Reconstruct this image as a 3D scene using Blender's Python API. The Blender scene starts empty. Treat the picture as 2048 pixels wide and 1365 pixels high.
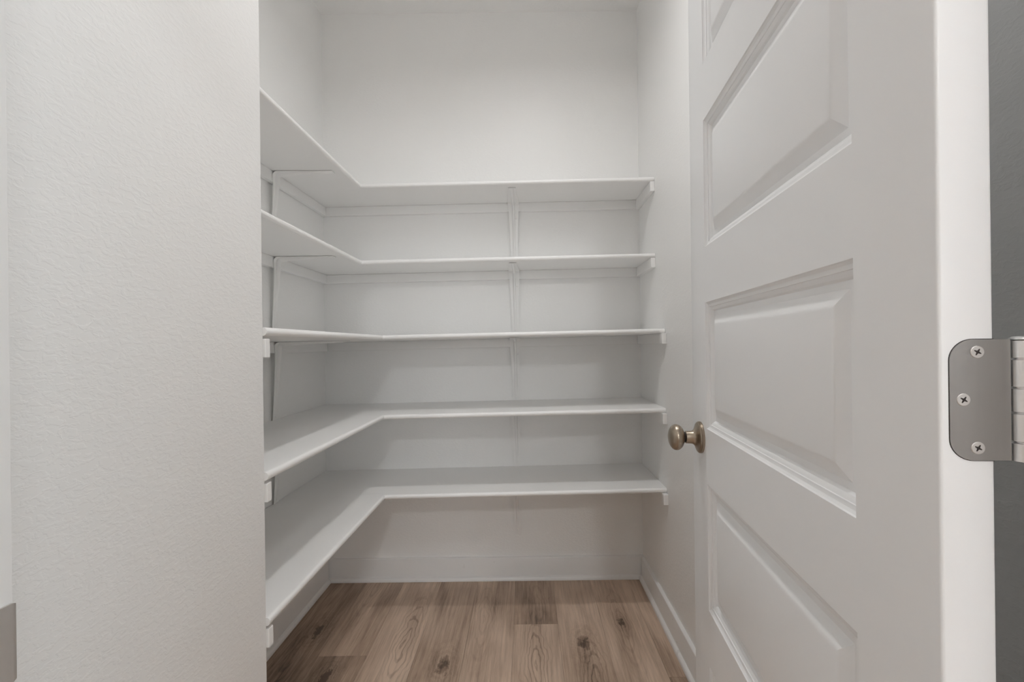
import bpy, bmesh, math, random
from mathutils import Matrix, Vector

random.seed(7)
S = bpy.context.scene
COL = S.collection

# ------------------------------------------------------------------ camera
F_PX, EYE = 970.0, 1.13
cam_d = bpy.data.cameras.new('camera')
cam_d.sensor_fit = 'HORIZONTAL'
cam_d.sensor_width = 36.0
cam_d.lens = F_PX / 2048.0 * 36.0
cam_d.shift_x = -28.0 / 2048.0
cam_d.shift_y = 8.0 / 2048.0
cam_d.clip_start = 0.02
cam = bpy.data.objects.new('camera', cam_d)
COL.objects.link(cam)
cam.matrix_world = (Matrix.Translation((0, 0, EYE)) @ Matrix.Rotation(math.radians(90), 4, 'X')
                    @ Matrix.Rotation(-0.012, 4, 'Z'))
S.camera = cam

# ------------------------------------------------------------------ world, exposure
world = bpy.data.worlds.new('hall_daylight')
S.world = world
world.use_nodes = True
bg = world.node_tree.nodes['Background']
bg.inputs['Color'].default_value = (0.86, 0.94, 1.0, 1)
bg.inputs['Strength'].default_value = 0.6

S.view_settings.view_transform = 'Standard'
S.view_settings.look = 'None'
S.view_settings.gamma = 1.0
S.view_settings.use_curve_mapping = False
S.view_settings.exposure = 0.0
S.cycles.max_bounces = 12
S.cycles.use_adaptive_sampling = True
S.cycles.adaptive_threshold = 0.16
S.cycles.diffuse_bounces = 8       # white walls: light keeps bouncing between them

PANTRY_LAMP = (0.04, 1.18, 2.735)
HALL_LAMP = (0.46, -0.47, 2.735)
HALL_LAMP_FAR = (0.22, -2.3, 2.735)
PANTRY_W, HALL_W, HALL2_W = 7.1, 18.5, 52.0
PANTRY_SPREAD = 158
FILL_WIN_BACK_W, FILL_WIN_SIDE_W = 82.0, 15.0
# the hall the photograph is taken from, and two unseen windows added as fill light (centre across, centre height, width, height)
HX0, HX1, HY0 = -3.6, 3.6, -8.0
FILL_WIN_BACK = (1.45, 1.75, 3.80, 1.80)
FILL_WIN_SIDE = (-1.65, 1.45, 1.30, 1.40)
def fill_light(name, loc, rot, sx, sy, watts, col):
    d = bpy.data.lights.new(name, 'AREA')
    d.shape = 'RECTANGLE'; d.size = sx; d.size_y = sy
    d.energy = watts; d.color = col
    o = bpy.data.objects.new(name, d)
    COL.objects.link(o)
    o.location = loc; o.rotation_euler = rot
fill_light('window_fill', (FILL_WIN_BACK[0], HY0 + 0.01, FILL_WIN_BACK[1]), (math.radians(90), 0, 0), FILL_WIN_BACK[2] - 0.1, FILL_WIN_BACK[3] - 0.1, FILL_WIN_BACK_W, (0.93, 0.968, 1.0))  # added fill through the doorway for the shelf recesses, at an unseen rear window
fill_light('window_fill', (HX1 - 0.01, FILL_WIN_SIDE[0], FILL_WIN_SIDE[1]), (math.radians(90), 0, math.radians(90)), FILL_WIN_SIDE[2] - 0.1, FILL_WIN_SIDE[3] - 0.1, FILL_WIN_SIDE_W, (0.55, 0.82, 1.0))  # added bluish fill for the wall return, at an unseen side window

# ------------------------------------------------------------------ room numbers (metres)
X_R, X_L, Y_B, Z_C = 0.555, -0.973, 2.347, 2.742
X_S, Y_S = -0.575, 1.062          # corner of the wall return by the doorway
Y_F0, Y_F1 = 0.215, 0.335         # front wall thickness
JX_L, JX_R = -0.356, 0.354        # faces of the two jambs
HEAD = 2.05

# ------------------------------------------------------------------ materials
def new_mat(name):
    m = bpy.data.materials.new(name)
    m.use_nodes = True
    nt = m.node_tree
    return m, nt, nt.nodes['Principled BSDF']

def N(nt, typ, **kw):
    n = nt.nodes.new(typ)
    for k, v in kw.items():
        setattr(n, k, v)
    return n

def wall_paint(name, col, rough, bump, scale=88.0, spec=0.5):
    """rolled and knocked-down drywall paint"""
    m, nt, b = new_mat(name)
    b.inputs['Base Color'].default_value = (*col, 1)
    b.inputs['Roughness'].default_value = rough
    b.inputs['Specular IOR Level'].default_value = spec
    geo = N(nt, 'ShaderNodeNewGeometry')
    mp = N(nt, 'ShaderNodeMapping')
    mp.inputs['Rotation'].default_value = (0.5, 0.35, 0.3)
    mp.inputs['Scale'].default_value = (1.0, 0.75, 1.5)
    nt.links.new(geo.outputs['Position'], mp.inputs['Vector'])
    a = N(nt, 'ShaderNodeTexNoise')
    a.inputs['Scale'].default_value = scale
    a.inputs['Detail'].default_value = 3.0
    a.inputs['Roughness'].default_value = 0.55
    a.inputs['Distortion'].default_value = 0.5
    nt.links.new(mp.outputs['Vector'], a.inputs['Vector'])
    r = N(nt, 'ShaderNodeMapRange', interpolation_type='SMOOTHSTEP')
    r.inputs['From Min'].default_value = 0.44
    r.inputs['From Max'].default_value = 0.60
    nt.links.new(a.outputs['Fac'], r.inputs['Value'])
    bp = N(nt, 'ShaderNodeBump')
    bp.inputs['Strength'].default_value = bump
    bp.inputs['Distance'].default_value = 0.0008
    nt.links.new(r.outputs['Result'], bp.inputs['Height'])
    nt.links.new(bp.outputs['Normal'], b.inputs['Normal'])
    return m

def gloss_paint(name, col, rough, spec=0.5):
    """brushed satin enamel"""
    m, nt, b = new_mat(name)
    b.inputs['Base Color'].default_value = (*col, 1)
    b.inputs['Specular IOR Level'].default_value = spec
    geo = N(nt, 'ShaderNodeNewGeometry')
    n = N(nt, 'ShaderNodeTexNoise')
    n.inputs['Scale'].default_value = 40.0
    n.inputs['Detail'].default_value = 0.0
    nt.links.new(geo.outputs['Position'], n.inputs['Vector'])
    r = N(nt, 'ShaderNodeMapRange')
    r.inputs['To Min'].default_value = rough - 0.04
    r.inputs['To Max'].default_value = rough + 0.04
    nt.links.new(n.outputs['Fac'], r.inputs['Value'])
    nt.links.new(r.outputs['Result'], b.inputs['Roughness'])
    return m

def metal(name, col, rough, stretch=(1, 1, 1), var=0.12):
    m, nt, b = new_mat(name)
    b.inputs['Metallic'].default_value = 1.0
    tc = N(nt, 'ShaderNodeTexCoord')
    mp = N(nt, 'ShaderNodeMapping')
    mp.inputs['Scale'].default_value = stretch
    nt.links.new(tc.outputs['Object'], mp.inputs['Vector'])
    n = N(nt, 'ShaderNodeTexNoise')
    n.inputs['Scale'].default_value = 300.0
    n.inputs['Detail'].default_value = 2.0
    nt.links.new(mp.outputs['Vector'], n.inputs['Vector'])
    mx = N(nt, 'ShaderNodeMix', data_type='RGBA')
    mx.inputs['A'].default_value = (*[c * (1 - var) for c in col], 1)
    mx.inputs['B'].default_value = (*[min(1, c * (1 + var)) for c in col], 1)
    nt.links.new(n.outputs['Fac'], mx.inputs['Factor'])
    nt.links.new(mx.outputs['Result'], b.inputs['Base Color'])
    r = N(nt, 'ShaderNodeMapRange')
    r.inputs['To Min'].default_value = rough - 0.05
    r.inputs['To Max'].default_value = rough + 0.06
    nt.links.new(n.outputs['Fac'], r.inputs['Value'])
    nt.links.new(r.outputs['Result'], b.inputs['Roughness'])
    return m

def plain(name, col, rough=0.6):
    m, nt, b = new_mat(name)
    n = N(nt, 'ShaderNodeTexNoise')
    n.inputs['Scale'].default_value = 80.0
    mx = N(nt, 'ShaderNodeMix', data_type='RGBA')
    mx.inputs['A'].default_value = (*[c * 0.9 for c in col], 1)
    mx.inputs['B'].default_value = (*[min(1, c * 1.1) for c in col], 1)
    nt.links.new(n.outputs['Fac'], mx.inputs['Factor'])
    nt.links.new(mx.outputs['Result'], b.inputs['Base Color'])
    b.inputs['Roughness'].default_value = rough
    return m

def wood_plank():
    """grey-brown oak vinyl plank: streaks, cathedral rings and knots; each plank
    carries its own tone, cathedral centre and knot as object properties"""
    m, nt, b = new_mat('oak_vinyl')
    L = nt.links.new
    tc = N(nt, 'ShaderNodeTexCoord')
    oi = N(nt, 'ShaderNodeObjectInfo')
    sep = N(nt, 'ShaderNodeSeparateXYZ')
    L(tc.outputs['Object'], sep.inputs['Vector'])

    def math_(op, a, b_=None, c=None):
        n = N(nt, 'ShaderNodeMath', operation=op)
        for i, v in enumerate((a, b_, c)):
            if v is None:
                continue
            if isinstance(v, (int, float)):
                n.inputs[i].default_value = v
            else:
                L(v, n.inputs[i])
        return n.outputs[0]

    def attr(name):
        n = N(nt, 'ShaderNodeAttribute', attribute_type='OBJECT', attribute_name=name)
        s = N(nt, 'ShaderNodeSeparateXYZ')
        L(n.outputs['Vector'], s.inputs['Vector'])
        return n, s.outputs

    rnd = math_('MULTIPLY', oi.outputs['Random'], 61.0)
    off = N(nt, 'ShaderNodeCombineXYZ')
    L(rnd, off.inputs['X']); L(math_('MULTIPLY', rnd, 1.7), off.inputs['Y']); L(rnd, off.inputs['Z'])

    def noise(sx, sy, detail=3.0, rough=0.5, dist=0.0):
        mp = N(nt, 'ShaderNodeVectorMath', operation='MULTIPLY_ADD')
        L(tc.outputs['Object'], mp.inputs[0])
        mp.inputs[1].default_value = (sx, sy, sx)
        L(off.outputs['Vector'], mp.inputs[2])
        n = N(nt, 'ShaderNodeTexNoise')
        n.inputs['Scale'].default_value = 1.0
        n.inputs['Detail'].default_value = detail
        n.inputs['Roughness'].default_value = rough
        n.inputs['Distortion'].default_value = dist
        L(mp.outputs['Vector'], n.inputs['Vector'])
        return n.outputs['Fac']

    broad = noise(9.0, 2.2, 3.0, 0.5, 0.4)
    streak = noise(70.0, 2.6, 4.0, 0.6, 0.3)
    fine = noise(420.0, 9.0, 3.0, 0.6)
    warp = math_('SUBTRACT', noise(14.0, 7.0, 2.0, 0.5), 0.5)
    warp2 = math_('SUBTRACT', noise(60.0, 30.0, 2.0, 0.5), 0.5)

    # cathedral rings: stretched ellipses about the cathedral centre, pointed by the warp
    _, c = attr('cath')
    dx = math_('SUBTRACT', math_('MULTIPLY_ADD', warp, 0.045, sep.outputs['X']), c[0])
    dy = math_('SUBTRACT', math_('MULTIPLY_ADD', warp2, 0.03, sep.outputs['Y']), c[1])
    ex = math_('DIVIDE', dx, 0.030)
    ey = math_('DIVIDE', dy, 0.19)
    rad = math_('SQRT', math_('ADD', math_('MULTIPLY', ex, ex), math_('MULTIPLY', ey, ey)))
    rings = math_('SINE', math_('MULTIPLY_ADD', warp2, 2.5, math_('MULTIPLY', rad, 15.0)))
    rl = N(nt, 'ShaderNodeMapRange', interpolation_type='SMOOTHSTEP')
    rl.inputs['From Min'].default_value = 0.15
    rl.inputs['From Max'].default_value = 1.0
    L(rings, rl.inputs['Value'])
    fade = N(nt, 'ShaderNodeMapRange', interpolation_type='SMOOTHSTEP')
    fade.inputs['From Min'].default_value = 2.6
    fade.inputs['From Max'].default_value = 0.5
    L(rad, fade.inputs['Value'])
    ring_m = math_('MULTIPLY', math_('MULTIPLY', rl.outputs['Result'], fade.outputs['Result']), c[2])
    ring_m = math_('MULTIPLY', ring_m, math_('MULTIPLY_ADD', fine, 0.9, 0.25))

    # knot: irregular dark heart, ragged rim, soft stain drawn out along the grain
    _, k = attr('knot')
    wk = math_('SUBTRACT', noise(38.0, 22.0, 3.0, 0.65, 0.6), 0.5)
    wk2 = math_('SUBTRACT', noise(45.0, 26.0, 3.0, 0.65, 0.8), 0.5)
    kx = math_('SUBTRACT', math_('MULTIPLY_ADD', wk, 0.055, sep.outputs['X']), k[0])
    ky = math_('SUBTRACT', math_('MULTIPLY_ADD', wk2, 0.10, sep.outputs['Y']), k[1])
    ky = math_('MULTIPLY', ky, 0.42)
    kr = math_('SQRT', math_('ADD', math_('MULTIPLY', kx, kx), math_('MULTIPLY', ky, ky)))
    kq = math_('DIVIDE', kr, math_('MAXIMUM', k[2], 0.0005))
    km = N(nt, 'ShaderNodeMapRange', interpolation_type='SMOOTHSTEP')
    km.inputs['From Min'].default_value = 1.25
    km.inputs['From Max'].default_value = 0.35
    L(kq, km.inputs['Value'])
    kh = N(nt, 'ShaderNodeMapRange', interpolation_type='SMOOTHSTEP')
    kh.inputs['From Min'].default_value = 4.5
    kh.inputs['From Max'].default_value = 0.6
    L(kq, kh.inputs['Value'])
    ks = math_('MULTIPLY', math_('SINE', math_('MULTIPLY', kq, 9.0)), kh.outputs['Result'])
    # pores: short dark ticks
    pores = noise(520.0, 22.0, 1.0, 0.5)
    pm = N(nt, 'ShaderNodeMapRange', interpolation_type='SMOOTHSTEP')
    pm.inputs['From Min'].default_value = 0.60
    pm.inputs['From Max'].default_value = 0.74
    L(pores, pm.inputs['Value'])
    mid_s = noise(150.0, 5.0, 3.0, 0.55, 0.4)

    t_n = N(nt, 'ShaderNodeAttribute', attribute_type='OBJECT', attribute_name='tone')
    tone = t_n.outputs['Fac']
    v = math_('MULTIPLY_ADD', math_('SUBTRACT', broad, 0.5), 1.15, tone)
    v = math_('MULTIPLY_ADD', math_('SUBTRACT', streak, 0.5), 0.75, v)
    v = math_('MULTIPLY_ADD', math_('SUBTRACT', fine, 0.5), 0.42, v)
    v = math_('MULTIPLY_ADD', ring_m, -0.48, v)
    v = math_('MULTIPLY_ADD', math_('SUBTRACT', mid_s, 0.5), 0.45, v)
    v = math_('MULTIPLY_ADD', pm.outputs['Result'], -0.12, v)
    v = math_('MULTIPLY_ADD', ks, -0.07, v)
    v = math_('MULTIPLY_ADD', km.outputs['Result'], -0.50, v)
    v = math_('MULTIPLY_ADD', kh.outputs['Result'], -0.16, v)
    cr = N(nt, 'ShaderNodeValToRGB')
    e = cr.color_ramp.elements
    e[0].position = 0.0; e[0].color = (0.115, 0.078, 0.058, 1)
    e[1].position = 1.0; e[1].color = (0.70, 0.545, 0.425, 1)
    mid = e.new(0.45); mid.color = (0.40, 0.292, 0.218, 1)
    L(v, cr.inputs['Fac'])
    L(cr.outputs['Color'], b.inputs['Base Color'])
    b.inputs['Roughness'].default_value = 0.42
    b.inputs['Specular IOR Level'].default_value = 0.35
    bp = N(nt, 'ShaderNodeBump')
    bp.inputs['Strength'].default_value = 0.12
    bp.inputs['Distance'].default_value = 0.0006
    L(fine, bp.inputs['Height'])
    L(bp.outputs['Normal'], b.inputs['Normal'])
    return m

def window_glass():
    m, nt, b = new_mat('window_glass')
    b.inputs['Base Color'].default_value = (0.95, 0.98, 1.0, 1)
    b.inputs['Roughness'].default_value = 0.05
    b.inputs['Alpha'].default_value = 0.15
    n = N(nt, 'ShaderNodeTexNoise')
    n.inputs['Scale'].default_value = 3.0
    bp = N(nt, 'ShaderNodeBump')
    bp.inputs['Strength'].default_value = 0.01
    nt.links.new(n.outputs['Fac'], bp.inputs['Height'])
    nt.links.new(bp.outputs['Normal'], b.inputs['Normal'])
    return m

def glow(name, col, strength):
    m, nt, b = new_mat(name)
    b.inputs['Base Color'].default_value = (0.8, 0.8, 0.8, 1)
    b.inputs['Emission Color'].default_value = (*col, 1)
    b.inputs['Emission Strength'].default_value = strength
    return m

M = dict(
    wall=wall_paint('wall_paint', (0.908, 0.907, 0.898), 0.42, 0.27),
    ceil=wall_paint('ceiling_paint', (0.908, 0.906, 0.898), 0.7, 0.4),
    enamel=gloss_paint('shelf_enamel', (0.90, 0.897, 0.888), 0.36),
    door=gloss_paint('door_enamel', (0.882, 0.89, 0.898), 0.34),
    trim=gloss_paint('trim_enamel', (0.88, 0.88, 0.875), 0.30),
    nickel=metal('satin_nickel', (0.40, 0.388, 0.375), 0.38, (1, 1, 0.05), 0.04),
    screw=metal('screw_nickel', (0.66, 0.64, 0.62), 0.5, (1, 1, 1), 0.03),
    barrel=metal('bright_nickel', (0.86, 0.86, 0.86), 0.34, (1, 1, 1), 0.04),
    bronze=metal('antique_nickel', (0.40, 0.335, 0.265), 0.30, (0.4, 0.4, 0.4), 0.03),
    dark=plain('dark_gap', (0.03, 0.022, 0.02), 0.8),  # near-black that stands for shade in the hinge pocket and screw slots
    sub=plain('subfloor', (0.10, 0.08, 0.065), 0.8),
    wood=wood_plank(),
    glass=window_glass(),
)

# ------------------------------------------------------------------ mesh helpers
def link(name, me, mat=None, parent=None):
    o = bpy.data.objects.new(name, me)
    COL.objects.link(o)
    if mat is not None:
        for mm in (mat if isinstance(mat, (list, tuple)) else [mat]):
            me.materials.append(mm)
    if parent is not None:
        o.parent = parent
    return o

def bm_obj(name, bm, mat, parent=None, smooth=False, angle=35):
    me = bpy.data.meshes.new(name)
    bmesh.ops.recalc_face_normals(bm, faces=bm.faces)
    bm.to_mesh(me); bm.free()
    if smooth:
        for p in me.polygons:
            p.use_smooth = True
        me.set_sharp_from_angle(angle=math.radians(angle))
    return link(name, me, mat, parent)

def add_box(bm, x0, x1, y0, y1, z0, z1):
    vs = [bm.verts.new(p) for p in ((x0, y0, z0), (x1, y0, z0), (x1, y1, z0), (x0, y1, z0),
                                    (x0, y0, z1), (x1, y0, z1), (x1, y1, z1), (x0, y1, z1))]
    for f in ((0, 3, 2, 1), (4, 5, 6, 7), (0, 1, 5, 4), (1, 2, 6, 5), (2, 3, 7, 6), (3, 0, 4, 7)):
        bm.faces.new([vs[i] for i in f])
    return vs

def box(name, x0, x1, y0, y1, z0, z1, mat, parent=None, bev=0.0, seg=2, pick=None):
    """a box; bev rounds its edges (all, or those whose two vertices pass pick)"""
    bm = bmesh.new()
    add_box(bm, x0, x1, y0, y1, z0, z1)
    if bev > 0:
        es = [e for e in bm.edges if pick is None or pick(e.verts[0].co, e.verts[1].co)]
        bmesh.ops.bevel(bm, geom=es, offset=bev, segments=seg, affect='EDGES', profile=0.5)
    return bm_obj(name, bm, mat, parent, smooth=bev > 0)

def loft(bm, rings, cap=True, closed=True):
    """rings: lists of points of one length; skin them in order"""
    R = [[bm.verts.new(p) for p in r] for r in rings]
    n = len(R[0])
    for a, b_ in zip(R, R[1:]):
        for i in range(n if closed else n - 1):
            j = (i + 1) % n
            bm.faces.new((a[i], a[j], b_[j], b_[i]))
    if cap:
        bm.faces.new(R[0]); bm.faces.new(list(reversed(R[-1])))
    return R

def lathe(bm, prof, axis_o, ax, u, v, n=32):
    """prof: (distance along the axis, radius)"""
    o, ax, u, v = Vector(axis_o), Vector(ax), Vector(u), Vector(v)
    rings = []
    for d, r in prof:
        r = max(r, 1e-5)
        rings.append([o + ax * d + (u * math.cos(t) + v * math.sin(t)) * r
                      for t in (2 * math.pi * i / n for i in range(n))])
    loft(bm, rings)

def struct(o, label=None, cat=None):
    o['kind'] = 'structure'
    if label: o['label'] = label
    if cat: o['category'] = cat
    return o

def thing(name, label, cat, loc=(0, 0, 0), group=None):
    o = bpy.data.objects.new(name, None)
    o.empty_display_size = 0.05
    COL.objects.link(o)
    o.location = loc
    o['label'] = label; o['category'] = cat
    if group: o['group'] = group
    return o

def copy_tree(o, parent=None):
    c = o.copy()
    COL.objects.link(c)
    c.parent = parent
    for ch in [x for x in o.children]:
        copy_tree(ch, c)
    return c

# ------------------------------------------------------------------ room shell
T = 0.10
struct(box('wall_back', X_L - T, X_R + T, Y_B, Y_B + T, 0, Z_C, M['wall']),
       'white pantry wall behind the long run of shelves', 'wall')
struct(box('wall_right', X_R, X_R + T, Y_F1, Y_B, 0, Z_C, M['wall']),
       'white textured pantry wall beside the open panelled door', 'wall')
struct(box('wall_left', X_L - T, X_L, Y_S, Y_B, 0, Z_C, M['wall']),
       'white pantry wall behind the short side run of shelves', 'wall')
struct(box('wall_left_return', X_L - T, X_S, Y_F1, Y_S, 0, Z_C, M['wall'], bev=0.004, seg=3,
           pick=lambda a, b: abs(a.x - X_S) < 1e-4 and abs(b.x - X_S) < 1e-4 and abs(a.y - Y_S) < 1e-4 and abs(b.y - Y_S) < 1e-4),
       'broad textured white wall return that hides the shelf ends', 'wall')
bm = bmesh.new()
add_box(bm, HX0, JX_L - 0.018, Y_F0, Y_F1, 0, Z_C)
add_box(bm, JX_R + 0.018, HX1, Y_F0, Y_F1, 0, Z_C)
add_box(bm, JX_L - 0.018, JX_R + 0.018, Y_F0, Y_F1, HEAD + 0.018, Z_C)
struct(bm_obj('wall_front', bm, M['wall']), 'white wall around the pantry doorway', 'wall')
struct(box('ceiling', HX0 - T, HX1 + T, HY0 - T, Y_B + T, Z_C, Z_C + 0.1, M['ceil']),
       'flat white pantry ceiling', 'ceiling')

# hall walls, two with an added, unseen window in each
struct(box('wall_hall_left', HX0 - T, HX0, HY0, Y_F1, 0, Z_C, M['wall']), 'plain white hall wall facing the added side window', 'wall')
def window_wall(name, wname, a0, a1, win, to_world, wall_label, win_label):
    """a wall along local a with an opening; to_world turns (a0,a1, depth0,depth1, z0,z1) into a box"""
    c, zc, w, h = win
    l, r, b, t = c - w / 2, c + w / 2, zc - h / 2, zc + h / 2
    bm = bmesh.new()
    for q in ((a0, l, 0, T, 0, Z_C), (r, a1, 0, T, 0, Z_C), (l, r, 0, T, 0, b), (l, r, 0, T, t, Z_C)):
        add_box(bm, *to_world(*q))
    struct(bm_obj(name, bm, M['wall']), wall_label, 'wall')
    e = bpy.data.objects.new(wname, None)
    COL.objects.link(e)
    struct(e, win_label, 'window')
    f = 0.05
    for q in ((l, l + f, 0.02, 0.07, b, t), (r - f, r, 0.02, 0.07, b, t), (l + f, r - f, 0.02, 0.07, b, b + f), (l + f, r - f, 0.02, 0.07, t - f, t),
              (l + f, r - f, 0.025, 0.065, zc - 0.02, zc + 0.02)):
        box('window_frame', *to_world(*q), M['trim'], e)
    for q in ((l + f, r - f, 0.042, 0.048, b + f, zc - 0.02), (l + f, r - f, 0.042, 0.048, zc + 0.02, t - f)):
        box('pane', *to_world(*q), M['glass'], e)
window_wall('wall_hall_back', 'added_window_1', HX0, HX1, FILL_WIN_BACK, lambda a, b, d, e, z, w: (a, b, HY0 - e, HY0 - d, z, w),
            'white hall wall behind the viewer with an added wide window', 'added wide two-pane window, unseen in the hall behind the viewer')
window_wall('wall_hall_right', 'added_window_2', HY0, Y_F1, FILL_WIN_SIDE, lambda a, b, d, e, z, w: (HX1 + d, HX1 + e, a, b, z, w),
            'white hall wall with the added narrower window', 'added narrower two-pane window, unseen in the side of the hall')

# floor with its planks
PW, PL, GAP = 0.1778, 1.2192, 0.0005
floor = struct(box('floor', HX0 - T, HX1 + T, HY0 - T, Y_B + T, -0.06, -0.004, M['sub']),
               'grey-brown wood plank floor', 'floor')
plank_meshes = {}
def plank(x0, y0, y1, tone, cath=None, knot=None):
    ln = round(y1 - y0, 4)
    if ln not in plank_meshes:
        bm = bmesh.new()
        w, h = PW / 2 - GAP / 2, ln / 2 - GAP / 2
        add_box(bm, -w, w, -h, h, -0.004, 0.0)
        top = [e for e in bm.edges if e.verts[0].co.z > -0.001 and e.verts[1].co.z > -0.001]
        bmesh.ops.bevel(bm, geom=top, offset=0.0005, segments=1, affect='EDGES')
        me = bpy.data.meshes.new('plank')
        bmesh.ops.recalc_face_normals(bm, faces=bm.faces)
        bm.to_mesh(me); bm.free()
        me.materials.append(M['wood'])
        plank_meshes[ln] = me
    o = bpy.data.objects.new('plank', plank_meshes[ln])
    COL.objects.link(o)
    cx, cy = x0 + PW / 2, (y0 + y1) / 2
    o.location = (cx, cy, 0)
    o.parent = floor
    o['tone'] = tone
    c = cath if cath else (x0 + random.uniform(0.03, 0.15), random.uniform(y0, y1), random.uniform(0.1, 0.6))
    o['cath'] = (c[0] - cx, c[1] - cy, c[2])
    k = knot if knot else (x0 + random.uniform(0.03, 0.15), y0 + random.uniform(0.1, ln - 0.1), 0.0006)
    o['knot'] = (k[0] - cx, k[1] - cy, k[2])

SEAM0 = -0.774
Y_END = Y_B - 0.004
# for the columns in view: (joint nearest the back wall, tones back to front, cathedral, knot)
cols = {
    -2: (0.70, (0.42, 0.44), None, None),
    -1: (1.20, (0.38, 0.40), None, (-0.84, 1.93, 0.018)),
    0: (1.774, (0.54, 0.42), None, (-0.70, 1.66, 0.016)),
    1: (1.36, (0.74, 0.6), (-0.475, 1.84, 1.0), (-0.64, 2.26, 0.010)),
    2: (1.18, (0.62, 0.55), None, (-0.305, 1.715, 0.021)),
    3: (1.50, (0.74, 0.6), (-0.19, 2.0, 0.35), None),
    4: (1.961, (0.46, 0.74), (0.025, 1.71, 1.0), None),
    5: (1.30, (0.68, 0.55), (0.225, 1.60, 0.8), (0.205, 1.835, 0.021)),
    6: (1.52, (0.76, 0.6), (0.375, 1.96, 0.45), (0.372, 1.965, 0.011)),
    7: (1.64, (0.74, 0.48), None, None),
}
for i in range(-17, 26):
    x0 = SEAM0 + PW * i
    if x0 + PW < HX0 or x0 + PW > HX1:
        continue
    inside = i in cols
    if inside:
        joint, tones, cath, knot = cols[i]
        ys = [Y_END, joint]
    else:
        joint, tones, cath, knot = 0.33 - random.uniform(0, 1.1), (0.55, 0.55), None, None
        ys = [0.33, joint]
    y = joint
    while y > HY0 + PL:
        y -= PL
        ys.append(y)
    for n_, (b_, a_) in enumerate(zip(ys, ys[1:])):
        t_ = tones[n_] if n_ < 2 else random.uniform(0.45, 0.68)
        near_c = cath if cath and a_ <= cath[1] <= b_ else None
        near_k = knot if knot and a_ <= knot[1] <= b_ else None
        if b_ - a_ > 0.02:
            plank(x0, a_, b_, t_, near_c, near_k)

# baseboards: flat board with an eased top and a small rounded shoe at the floor
def baseboard(name, path, normal, label):
    """path: two floor points along the wall; normal: unit vector into the room"""
    (ax, ay), (bx_, by) = path
    prof = [(0, 0), (0.027, 0), (0.027, 0.006), (0.0255, 0.012), (0.021, 0.017), (0.0145, 0.0195), (0.0145, 0.104),
            (0.0135, 0.107), (0.011, 0.108), (0, 0.108)]
    bm = bmesh.new()
    rings = []
    for px, py in ((ax, ay), (bx_, by)):
        rings.append([(px + normal[0] * d, py + normal[1] * d, h + 0.0005) for d, h in prof])
    loft(bm, rings)
    return struct(bm_obj(name, bm, M['trim'], smooth=True, angle=50), label, 'baseboard')

baseboard('baseboard_back', ((X_L, Y_B), (X_R, Y_B)), (0, -1), 'white baseboard along the wall behind the shelves')
baseboard('baseboard_right', ((X_R, Y_F1), (X_R, Y_B - 0.024)), (-1, 0), 'white baseboard beside the open door')
baseboard('baseboard_left', ((X_L, Y_S), (X_L, Y_B - 0.024)), (1, 0), 'white baseboard under the side run of shelves')
baseboard('baseboard_left_return', ((X_S, Y_F1), (X_S, Y_S)), (1, 0), 'white baseboard at the foot of the wall return')

# ------------------------------------------------------------------ doorway lining
frame = struct(box('trim_1', JX_L - 0.018, JX_L, Y_F0, Y_F1, 0.001, HEAD, M['trim'], bev=0.0015),
               'white jamb at the near edge of the textured wall return', 'jamb')
# strike plate: flat leaf with rounded corners, its lip curling round the jamb edge
sz0, sz1 = 0.903, 0.957
bm = bmesh.new()
pts = []
for y, x in ((0.296, 0.0), (0.328, 0.0), (0.3325, 0.0004), (0.3350, 0.0), (0.3362, -0.0012)):
    shrink = 0.0035 if y > 0.336 else (0.001 if y > 0.334 else 0.0)
    pts.append([(JX_L + 0.0016 + x, y, sz0 + shrink), (JX_L + 0.0016 + x, y, sz1 - shrink),
                (JX_L + 0.0001 + x, y, sz1 - shrink), (JX_L + 0.0001 + x, y, sz0 + shrink)])
loft(bm, pts)
sp = bm_obj('strike_plate', bm, M['screw'], frame, smooth=True, angle=40)
sp['label'] = 'satin nickel strike plate'
struct(box('trim_2', JX_R, JX_R + 0.018, Y_F0, Y_F1, 0.001, HEAD, M['trim'], bev=0.0015),
       'white jamb that carries the door hinges', 'jamb')
struct(box('trim_3', JX_L - 0.018, JX_R + 0.018, Y_F0, Y_F1, HEAD, HEAD + 0.018, M['trim'], bev=0.0015),
       'white head jamb over the doorway', 'jamb')

# ------------------------------------------------------------------ the door
DW, DT, DH0, DH1 = 0.685, 0.0365, 0.010, 2.035
ang = math.atan2(0.9965, 0.0832)          # door leaf direction
door = bpy.data.objects.new('door_1', None)
COL.objects.link(door)
door.location = (0.2946, 0.346, 0)
door.rotation_euler = (0, 0, ang)
struct(door, 'white five-panel door standing open into the pantry', 'door')
PX0, PX1 = 0.1026, 0.1026 + 0.4774 + 0.002
P_Z = [(1.660, 1.901), (1.313, 1.554), (0.966, 1.207), (0.619, 0.860), (0.272, 0.513)]
# stiles with eased outer corners, rails between them
box('stile', 0, PX0, -DT, 0, DH0, DH1, M['door'], door, bev=0.0025, seg=3,
    pick=lambda a, b: a.x < 1e-5 and b.x < 1e-5 and abs(a.z - b.z) > 0.1)
box('stile', PX1, DW, -DT, 0, DH0, DH1, M['door'], door, bev=0.0025, seg=3,
    pick=lambda a, b: a.x > DW - 1e-5 and b.x > DW - 1e-5 and abs(a.z - b.z) > 0.1)
edges = [DH1] + [z for p in P_Z for z in (p[1], p[0])] + [DH0]
for zt, zb in zip(edges[0::2], edges[1::2]):
    box('rail', PX0, PX1, -DT, 0, zb, zt, M['door'], door)
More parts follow.
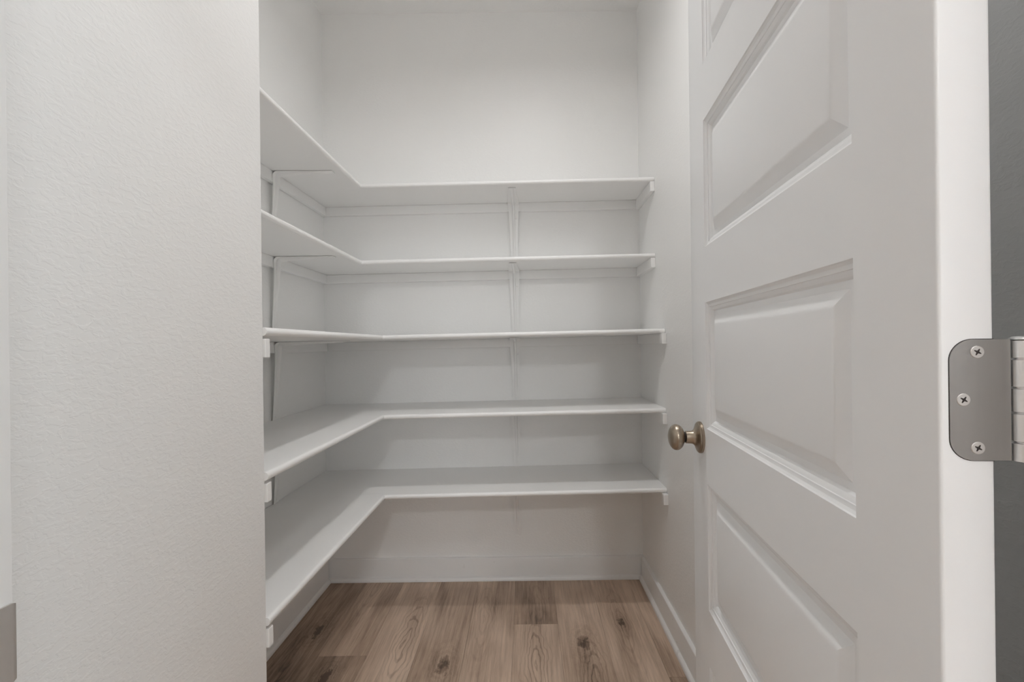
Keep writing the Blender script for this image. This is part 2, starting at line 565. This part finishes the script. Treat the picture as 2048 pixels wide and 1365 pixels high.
# raised panel: ogee sticking, flat channel, bevel up to the raised field
prof = [(0.0, 0.0), (0.0012, -0.0018), (0.0040, -0.0038), (0.0075, -0.0048), (0.0085, -0.0050), (0.0090, -0.0064),
        (0.0115, -0.0072), (0.0145, -0.0090), (0.0165, -0.0112), (0.0172, -0.0118), (0.0255, -0.0118),
        (0.0400, -0.0050), (0.0435, -0.0038), (0.0460, -0.0034)]
z0, z1 = P_Z[0]
ph = z1 - z0
bm = bmesh.new()
def rect(i, d):
    return [(PX0 + i, d, i), (PX1 - i, d, i), (PX1 - i, d, ph - i), (PX0 + i, d, ph - i)]
rings = [rect(i, -DT - d) for i, d in reversed(prof)] + [rect(i, d) for i, d in prof]
loft(bm, rings)
panel = bm_obj('panel', bm, M['door'], door, smooth=True, angle=16)
panel.location.z = z0
for z0, z1 in P_Z[1:]:
    c = panel.copy(); COL.objects.link(c); c.parent = door; c.location.z = z0

# knob and rose, one each side
def knob(side):
    face = 0.0 if side > 0 else -DT
    root = bpy.data.objects.new('door_knob', None)
    COL.objects.link(root)
    root.parent = door
    root.location = (DW - 0.062, face, 0.942)
    root['label'] = 'aged nickel door knob'
    A = (0, side, 0)
    bm = bmesh.new()
    lathe(bm, [(0.0, 0.0310), (0.0030, 0.0314), (0.0042, 0.0312), (0.0046, 0.0300), (0.0056, 0.0302), (0.0070, 0.0290),
               (0.0085, 0.0255), (0.0105, 0.0205), (0.0130, 0.0160), (0.0155, 0.0138), (0.0180, 0.0128), (0.0300, 0.0122),
               (0.0305, 0.0110)], (0, 0, 0), A, (1, 0, 0), (0, 0, 1), 48)
    bm_obj('rose', bm, M['bronze'], root, smooth=True, angle=40)
    bm = bmesh.new()
    lathe(bm, [(0.029, 0.0100), (0.034, 0.0100)], (0, 0, 0), A, (1, 0, 0), (0, 0, 1), 32)
    bm_obj('neck', bm, M['dark'], root, smooth=True)
    bm = bmesh.new()
    pr = [(0.0335, 0.0125), (0.0345, 0.0140)]
    for i in range(1, 25):
        t = math.pi * (0.19 + 0.81 * i / 24)
        pr.append((0.0480 - 0.0158 * math.cos(t), 0.0257 * math.sin(t) ** 0.92 if i < 24 else 0.0))
    lathe(bm, pr, (0, 0, 0), A, (1, 0, 0), (0, 0, 1), 48)
    bm_obj('knob_ball', bm, M['bronze'], root, smooth=True, angle=60)
knob(1); knob(-1)
box('latch_plate', DW - 0.0005, DW + 0.0008, -DT / 2 - 0.0125, -DT / 2 + 0.0125, 0.918, 0.974, M['nickel'], door, bev=0.0004)

# hinges on the near edge of the leaf (local x = 0, facing -x)
def hinge(zc):
    h = bpy.data.objects.new('hinge', None)
    COL.objects.link(h)
    h.parent = door
    h.location = (0, 0, zc)
    h['label'] = 'satin nickel hinge'
    HH, R = 0.0445, 0.0158
    ya, yb = -0.0063, -DT - 0.0100
    def outline(grow):
        a, r = HH + grow, R + grow
        p = [(yb, -a)]
        for i in range(13):
            t = math.pi / 2 * i / 12
            p.append((ya + grow - r + r * math.sin(t), -a + r - r * math.cos(t)))
        for i in range(13):
            t = math.pi / 2 * i / 12
            p.append((ya + grow - r + r * math.cos(t), a - r + r * math.sin(t)))
        p.append((yb, a))
        return p
    bm = bmesh.new()
    ol = outline(0)
    loft(bm, [[(0.0010, y, z) for y, z in ol], [(-0.0006, y, z) for y, z in ol], [(-0.0009, y * 0.995 - 0.0001, z * 0.995) for y, z in ol]])
    bm_obj('leaf', bm, M['nickel'], h, smooth=True, angle=30)
    bm = bmesh.new()          # dark plate painted as the shade in the routed pocket round the leaf
    ol = [(max(y, -DT + 0.0004), z) for y, z in outline(0.00045)]
    loft(bm, [[(0.0008, y, z) for y, z in ol], [(-0.00012, y, z) for y, z in ol]])
    bm_obj('mortise_shade', bm, M['dark'], h)
    # barrel of five knuckles
    yc, xc, rr = -DT - 0.0170, -0.0010, 0.0063
    cuts = [-0.0452, -0.0306, -0.0092, 0.0090, 0.0300, 0.0440]
    for a, b_ in zip(cuts, cuts[1:]):
        bm = bmesh.new()
        g = 0.0004
        lathe(bm, [(a + g, rr - 0.0006), (a + g + 0.0005, rr), (b_ - g - 0.0005, rr), (b_ - g, rr - 0.0006)],
              (xc, yc, 0), (0, 0, 1), (1, 0, 0), (0, 1, 0), 28)
        bm_obj('knuckle', bm, M['barrel'], h, smooth=True, angle=50)
    bm = bmesh.new()
    lathe(bm, [(-0.0448, 0.0045), (0.0436, 0.0045), (0.0440, 0.0068), (0.0450, 0.0066), (0.0462, 0.0050), (0.0466, 0.0)],
          (xc, yc, 0), (0, 0, 1), (1, 0, 0), (0, 1, 0), 28)
    bm_obj('pin', bm, M['barrel'], h, smooth=True, angle=50)
    for y, z, tw in ((-0.0246, 0.0352, 0.5), (-0.0152, 0.0002, 0.55), (-0.0244, -0.0352, 0.5)):
        bm = bmesh.new()
        lathe(bm, [(0.0, 0.0046), (0.0010, 0.0046), (0.00125, 0.0042), (0.0013, 0.0)], (-0.0001, y, z), (-1, 0, 0), (0, 1, 0), (0, 0, 1), 24)
        for f in bm.faces:
            f.material_index = 0
        for q in range(2):                     # raised dark cross, painted as the shade of a driver recess
            t = tw + q * math.pi / 2
            ca, sa = math.cos(t), math.sin(t)
            L_, W_ = 0.0026, 0.00062
            vs = []
            for xx in (-0.0013, -0.00147):
                for l_, w_ in ((-L_, -W_ * 0.5), (0, -W_ * 1.4), (L_, -W_ * 0.5), (L_, W_ * 0.5), (0, W_ * 1.4), (-L_, W_ * 0.5)):
                    vs.append(bm.verts.new((xx - q * 0.00002, y + ca * l_ - sa * w_, z + sa * l_ + ca * w_)))
            fs = [bm.faces.new(vs[6:][::-1])]
            for i in range(6):
                j = (i + 1) % 6
                fs.append(bm.faces.new((vs[i], vs[j], vs[6 + j], vs[6 + i])))
            for f in fs:
                f.material_index = 1
        bm_obj('screw', bm, [M['screw'], M['dark']], h, smooth=True, angle=20)
    return h
for z_h in (1.0872, 0.255, 1.850):
    hinge(z_h).scale = (1, 1, 0.966)

# ------------------------------------------------------------------ shelves
TH = 0.0185
def nose_profile():
    """(inset from the front edge, height) round the board's front strip"""
    r, t, m = 0.0085, TH, 0.020
    p = [(m, 0)]
    for i in range(7):
        a = math.pi / 2 * i / 6
        p.append((r - r * math.sin(a), r - r * math.cos(a)))
    for i in range(7):
        a = math.pi / 2 * i / 6
        p.append((r - r * math.cos(a), t - r + r * math.sin(a)))
    p.append((m, t))
    return p, m

def bracket_mesh(arm, leg, off):
    """stamped steel bracket; local +x out from the wall, z up, the strip's width along y.
    Arm under the shelf (z = 0), leg down the wall: off is how far the leg's top stands off it."""
    ro, th = 0.017, 0.0022
    path = []                                            # (x, z, nx, nz, half width, rib height)
    n = 10
    for i in range(n + 1):                               # leg, bottom to top
        t = i / n
        z = -leg + (leg - ro) * t
        x = off * max(0.0, min(1.0, (t - 0.0) / 0.9))
        w = 0.0180 + 0.0085 * max(0.0, (t - 0.50) / 0.50) ** 1.5
        rib = 0.0 if t < 0.12 else 0.0045 + 0.009 * ((t - 0.12) / 0.88) ** 1.6
        path.append((x, z, 1.0, 0.0, w, rib))
    for i in range(1, 6):                                # rounded corner
        a = math.pi / 2 * i / 6
        path.append((off + ro - ro * math.cos(a), -ro + ro * math.sin(a), math.cos(a), -math.sin(a), 0.0265, 0.0135))
    for i in range(n + 1):                               # arm
        t = i / n
        x = off + ro + (arm - off - ro) * t
        w = 0.0265 - 0.0105 * min(1.0, t / 0.75)
        rib = 0.0 if t > 0.9 else 0.0045 + 0.009 * (1 - t / 0.9) ** 1.6
        path.append((x, 0.0, 0.0, -1.0, w, rib))
    bm = bmesh.new()
    rings = []
    for x, z, nx, nz, w, rib in path:
        def P(y, d):
            return (x + nx * d, y, z + nz * d)
        rw = 0.0075
        rings.append([P(-w, 0), P(w, 0), P(w, th), P(rw, th), P(rw * 0.55, th + rib * 0.8), P(rw * 0.25, th + rib), P(-rw * 0.25, th + rib),
                      P(-rw * 0.55, th + rib * 0.8), P(-rw, th), P(-w, th)])
    loft(bm, rings)
    return bm

CT, CH = 0.019, 0.042                 # cleat thickness and height
bracket_cache = {}
def make_shelf(zb, d_back, d_left, label, deep):
    root = thing('wall_shelf', label, 'shelf', (0, Y_B, zb), 'stacked corner shelves of the pantry')
    root.rotation_euler = (0, -0.012, 0)
    Y0 = Y_B                                     # local y = world y - Y_B
    g = 0.0008
    xl, xr = X_L + g, X_R - g
    yf, xf = Y_B - d_back - Y0, X_L + d_left
    yb, ys = -g, Y_S + g - Y0
    p, m = nose_profile()
    # back board: body plus nosed front strip, mitred into the side board's nose
    bm = bmesh.new()
    add_box(bm, xl, xr, yf + m, yb, 0, TH)
    loft(bm, [[(xf - s, yf + s, h) for s, h in p], [(xr, yf + s, h) for s, h in p]])
    bm_obj('board', bm, M['enamel'], root, smooth=True, angle=40)
    bm = bmesh.new()
    add_box(bm, xl, xf - m, ys, yf + m - 0.0004, 0, TH)
    loft(bm, [[(xf - s, ys, h) for s, h in p], [(xf - s, yf + s - 0.0004, h) for s, h in p]])
    bm_obj('board', bm, M['enamel'], root, smooth=True, angle=40)
    # cleats
    b = 0.0012
    box('cleat', xl + CT, xr - CT, yb - CT, yb, -CH, -0.0003, M['enamel'], root, bev=b, seg=1)
    box('cleat', xl, xl + CT, ys, yb, -CH, -0.0003, M['enamel'], root, bev=b, seg=1)
    fr = yf + (-0.018 if deep else 0.002)
    box('cleat', xr - CT, xr, fr, yb, -CH, -0.0003, M['enamel'], root, bev=b, seg=1)
    box('cleat', xl + CT, (X_S + 0.004 if deep else xf - 0.01), ys, ys + CT, -CH - 0.006, -0.0065, M['enamel'], root, bev=b, seg=1)
    # brackets: one under each run
    for kind in ('back', 'side'):
        arm = (d_back if kind == 'back' else d_left) * (0.86 if not deep else 0.72)
        key = (kind, deep)
        if key in bracket_cache:
            me = bracket_cache[key]
            br = bpy.data.objects.new('bracket', me); COL.objects.link(br); br.parent = root
        else:
            br = bm_obj('bracket', bracket_mesh(arm, 0.312, CT + 0.0006), M['enamel'], root, smooth=True, angle=40)
            bracket_cache[key] = br.data
        if kind == 'back':
            br.location = (-0.053, yb, -0.0012)
            br.rotation_euler = (0, 0, -math.pi / 2)
        else:
            br.location = (xl, 1.862 - Y0, -0.0012)
        for zz in (-0.285, -0.075):
            bm = bmesh.new()
            q = 0.0075 if zz > -0.2 else 0.0
            xo = (CT + 0.0006) * min(1.0, (0.312 + zz) / 0.302 / 0.9) + (0.0 if zz > -0.2 else 0.0)
            lathe(bm, [(0.0, 0.0040), (0.0030, 0.0040), (0.0040, 0.0025), (0.0042, 0.0)],
                  (xo, 0.0 if zz < -0.2 else 0.013, zz), (1, 0, 0), (0, 1, 0), (0, 0, 1), 10)
            bm_obj('screw', bm, M['enamel'], br, smooth=True)
    return root

Z_SH = [1.814, 1.489, 1.164, 0.846, 0.527]
make_shelf(Z_SH[0], 0.288, 0.280, 'topmost white corner shelf, shallow, highest in the pantry', False)
make_shelf(Z_SH[1], 0.288, 0.280, 'second white corner shelf from the top, shallow like the topmost', False)
make_shelf(Z_SH[2], 0.418, 0.405, 'middle white corner shelf, seen edge-on just above the door knob height', True)
make_shelf(Z_SH[3], 0.418, 0.405, 'fourth white corner shelf from the top, level with the door knob', True)
make_shelf(Z_SH[4], 0.418, 0.405, 'lowest white corner shelf, directly above the baseboard and wood floor', True)

# ------------------------------------------------------------------ lamps
def dome_lamp(loc, watts, r, drop, col, label, stem):
    """opal globe under a metal canopy; the light sits inside the globe's centre"""
    x, y = loc[:2]
    t = thing('ceiling_light', label, 'light', (x, y, Z_C - 0.0005))
    bm = bmesh.new()
    lathe(bm, [(0.0, 0.065), (0.012, 0.062), (0.020, 0.045), (0.022, 0.024), (drop - r * 0.86, 0.022), (drop - r * 0.86, 0.0)],
          (0, 0, 0), (0, 0, -1), (1, 0, 0), (0, 1, 0), 32)
    bm_obj('canopy', bm, M['nickel'], t, smooth=True, angle=40)
    bm = bmesh.new()
    pr = [(drop + r * math.cos(a), r * math.sin(a)) for a in (math.pi * (0.83 - 0.83 * i / 16) for i in range(17))]
    lathe(bm, pr, (0, 0, 0), (0, 0, -1), (1, 0, 0), (0, 1, 0), 32)
    bm_obj('globe', bm, glow('opal_glass', col, watts / (4 * math.pi * r * r * math.pi)), t, smooth=True, angle=60)

def disc_lamp(loc, watts, r, col, label):
    """recessed round downlight: trim ring, lens, and the light it gives"""
    t = thing('ceiling_light', label, 'light', (loc[0], loc[1], Z_C - 0.0005))
    R = r + 0.025
    prof_ = [(0.0, R), (0.004, R), (0.008, R - 0.006), (0.008, r + 0.004), (0.0055, r + 0.001), (0.0, r + 0.001)]
    n = 48
    bm = bmesh.new()
    loft(bm, [[(q * math.cos(2 * math.pi * i / n), q * math.sin(2 * math.pi * i / n), -d) for i in range(n)] for d, q in prof_], cap=False)
    bm_obj('trim_ring', bm, M['trim'], t, smooth=True, angle=40)
    bm = bmesh.new()
    lathe(bm, [(0.0, r), (0.003, r)], (0, 0, 0), (0, 0, -1), (1, 0, 0), (0, 1, 0), n)
    bm_obj('diffuser', bm, glow('lamp_diffuser', col, 4.0), t)
    ld = bpy.data.lights.new('lamp_glow', 'AREA')
    ld.shape = 'DISK'; ld.size = 2 * r
    ld.energy = watts
    ld.color = col
    ld.spread = math.radians(PANTRY_SPREAD)
    lo = bpy.data.objects.new('lamp_glow', ld)
    COL.objects.link(lo)
    lo.parent = t
    lo.location = (0, 0, -0.010)

disc_lamp(PANTRY_LAMP, PANTRY_W, 0.062, (1.0, 0.99, 0.985), 'round recessed downlight in the pantry ceiling')
dome_lamp(HALL_LAMP, HALL_W, 0.078, 0.22, (0.97, 0.99, 1.0), 'opal globe light on a short stem outside the pantry door', 0.1)
dome_lamp(HALL_LAMP_FAR, HALL2_W, 0.078, 0.22, (0.97, 0.99, 1.0), 'opal globe light farther down the hall from the pantry door', 0.1)
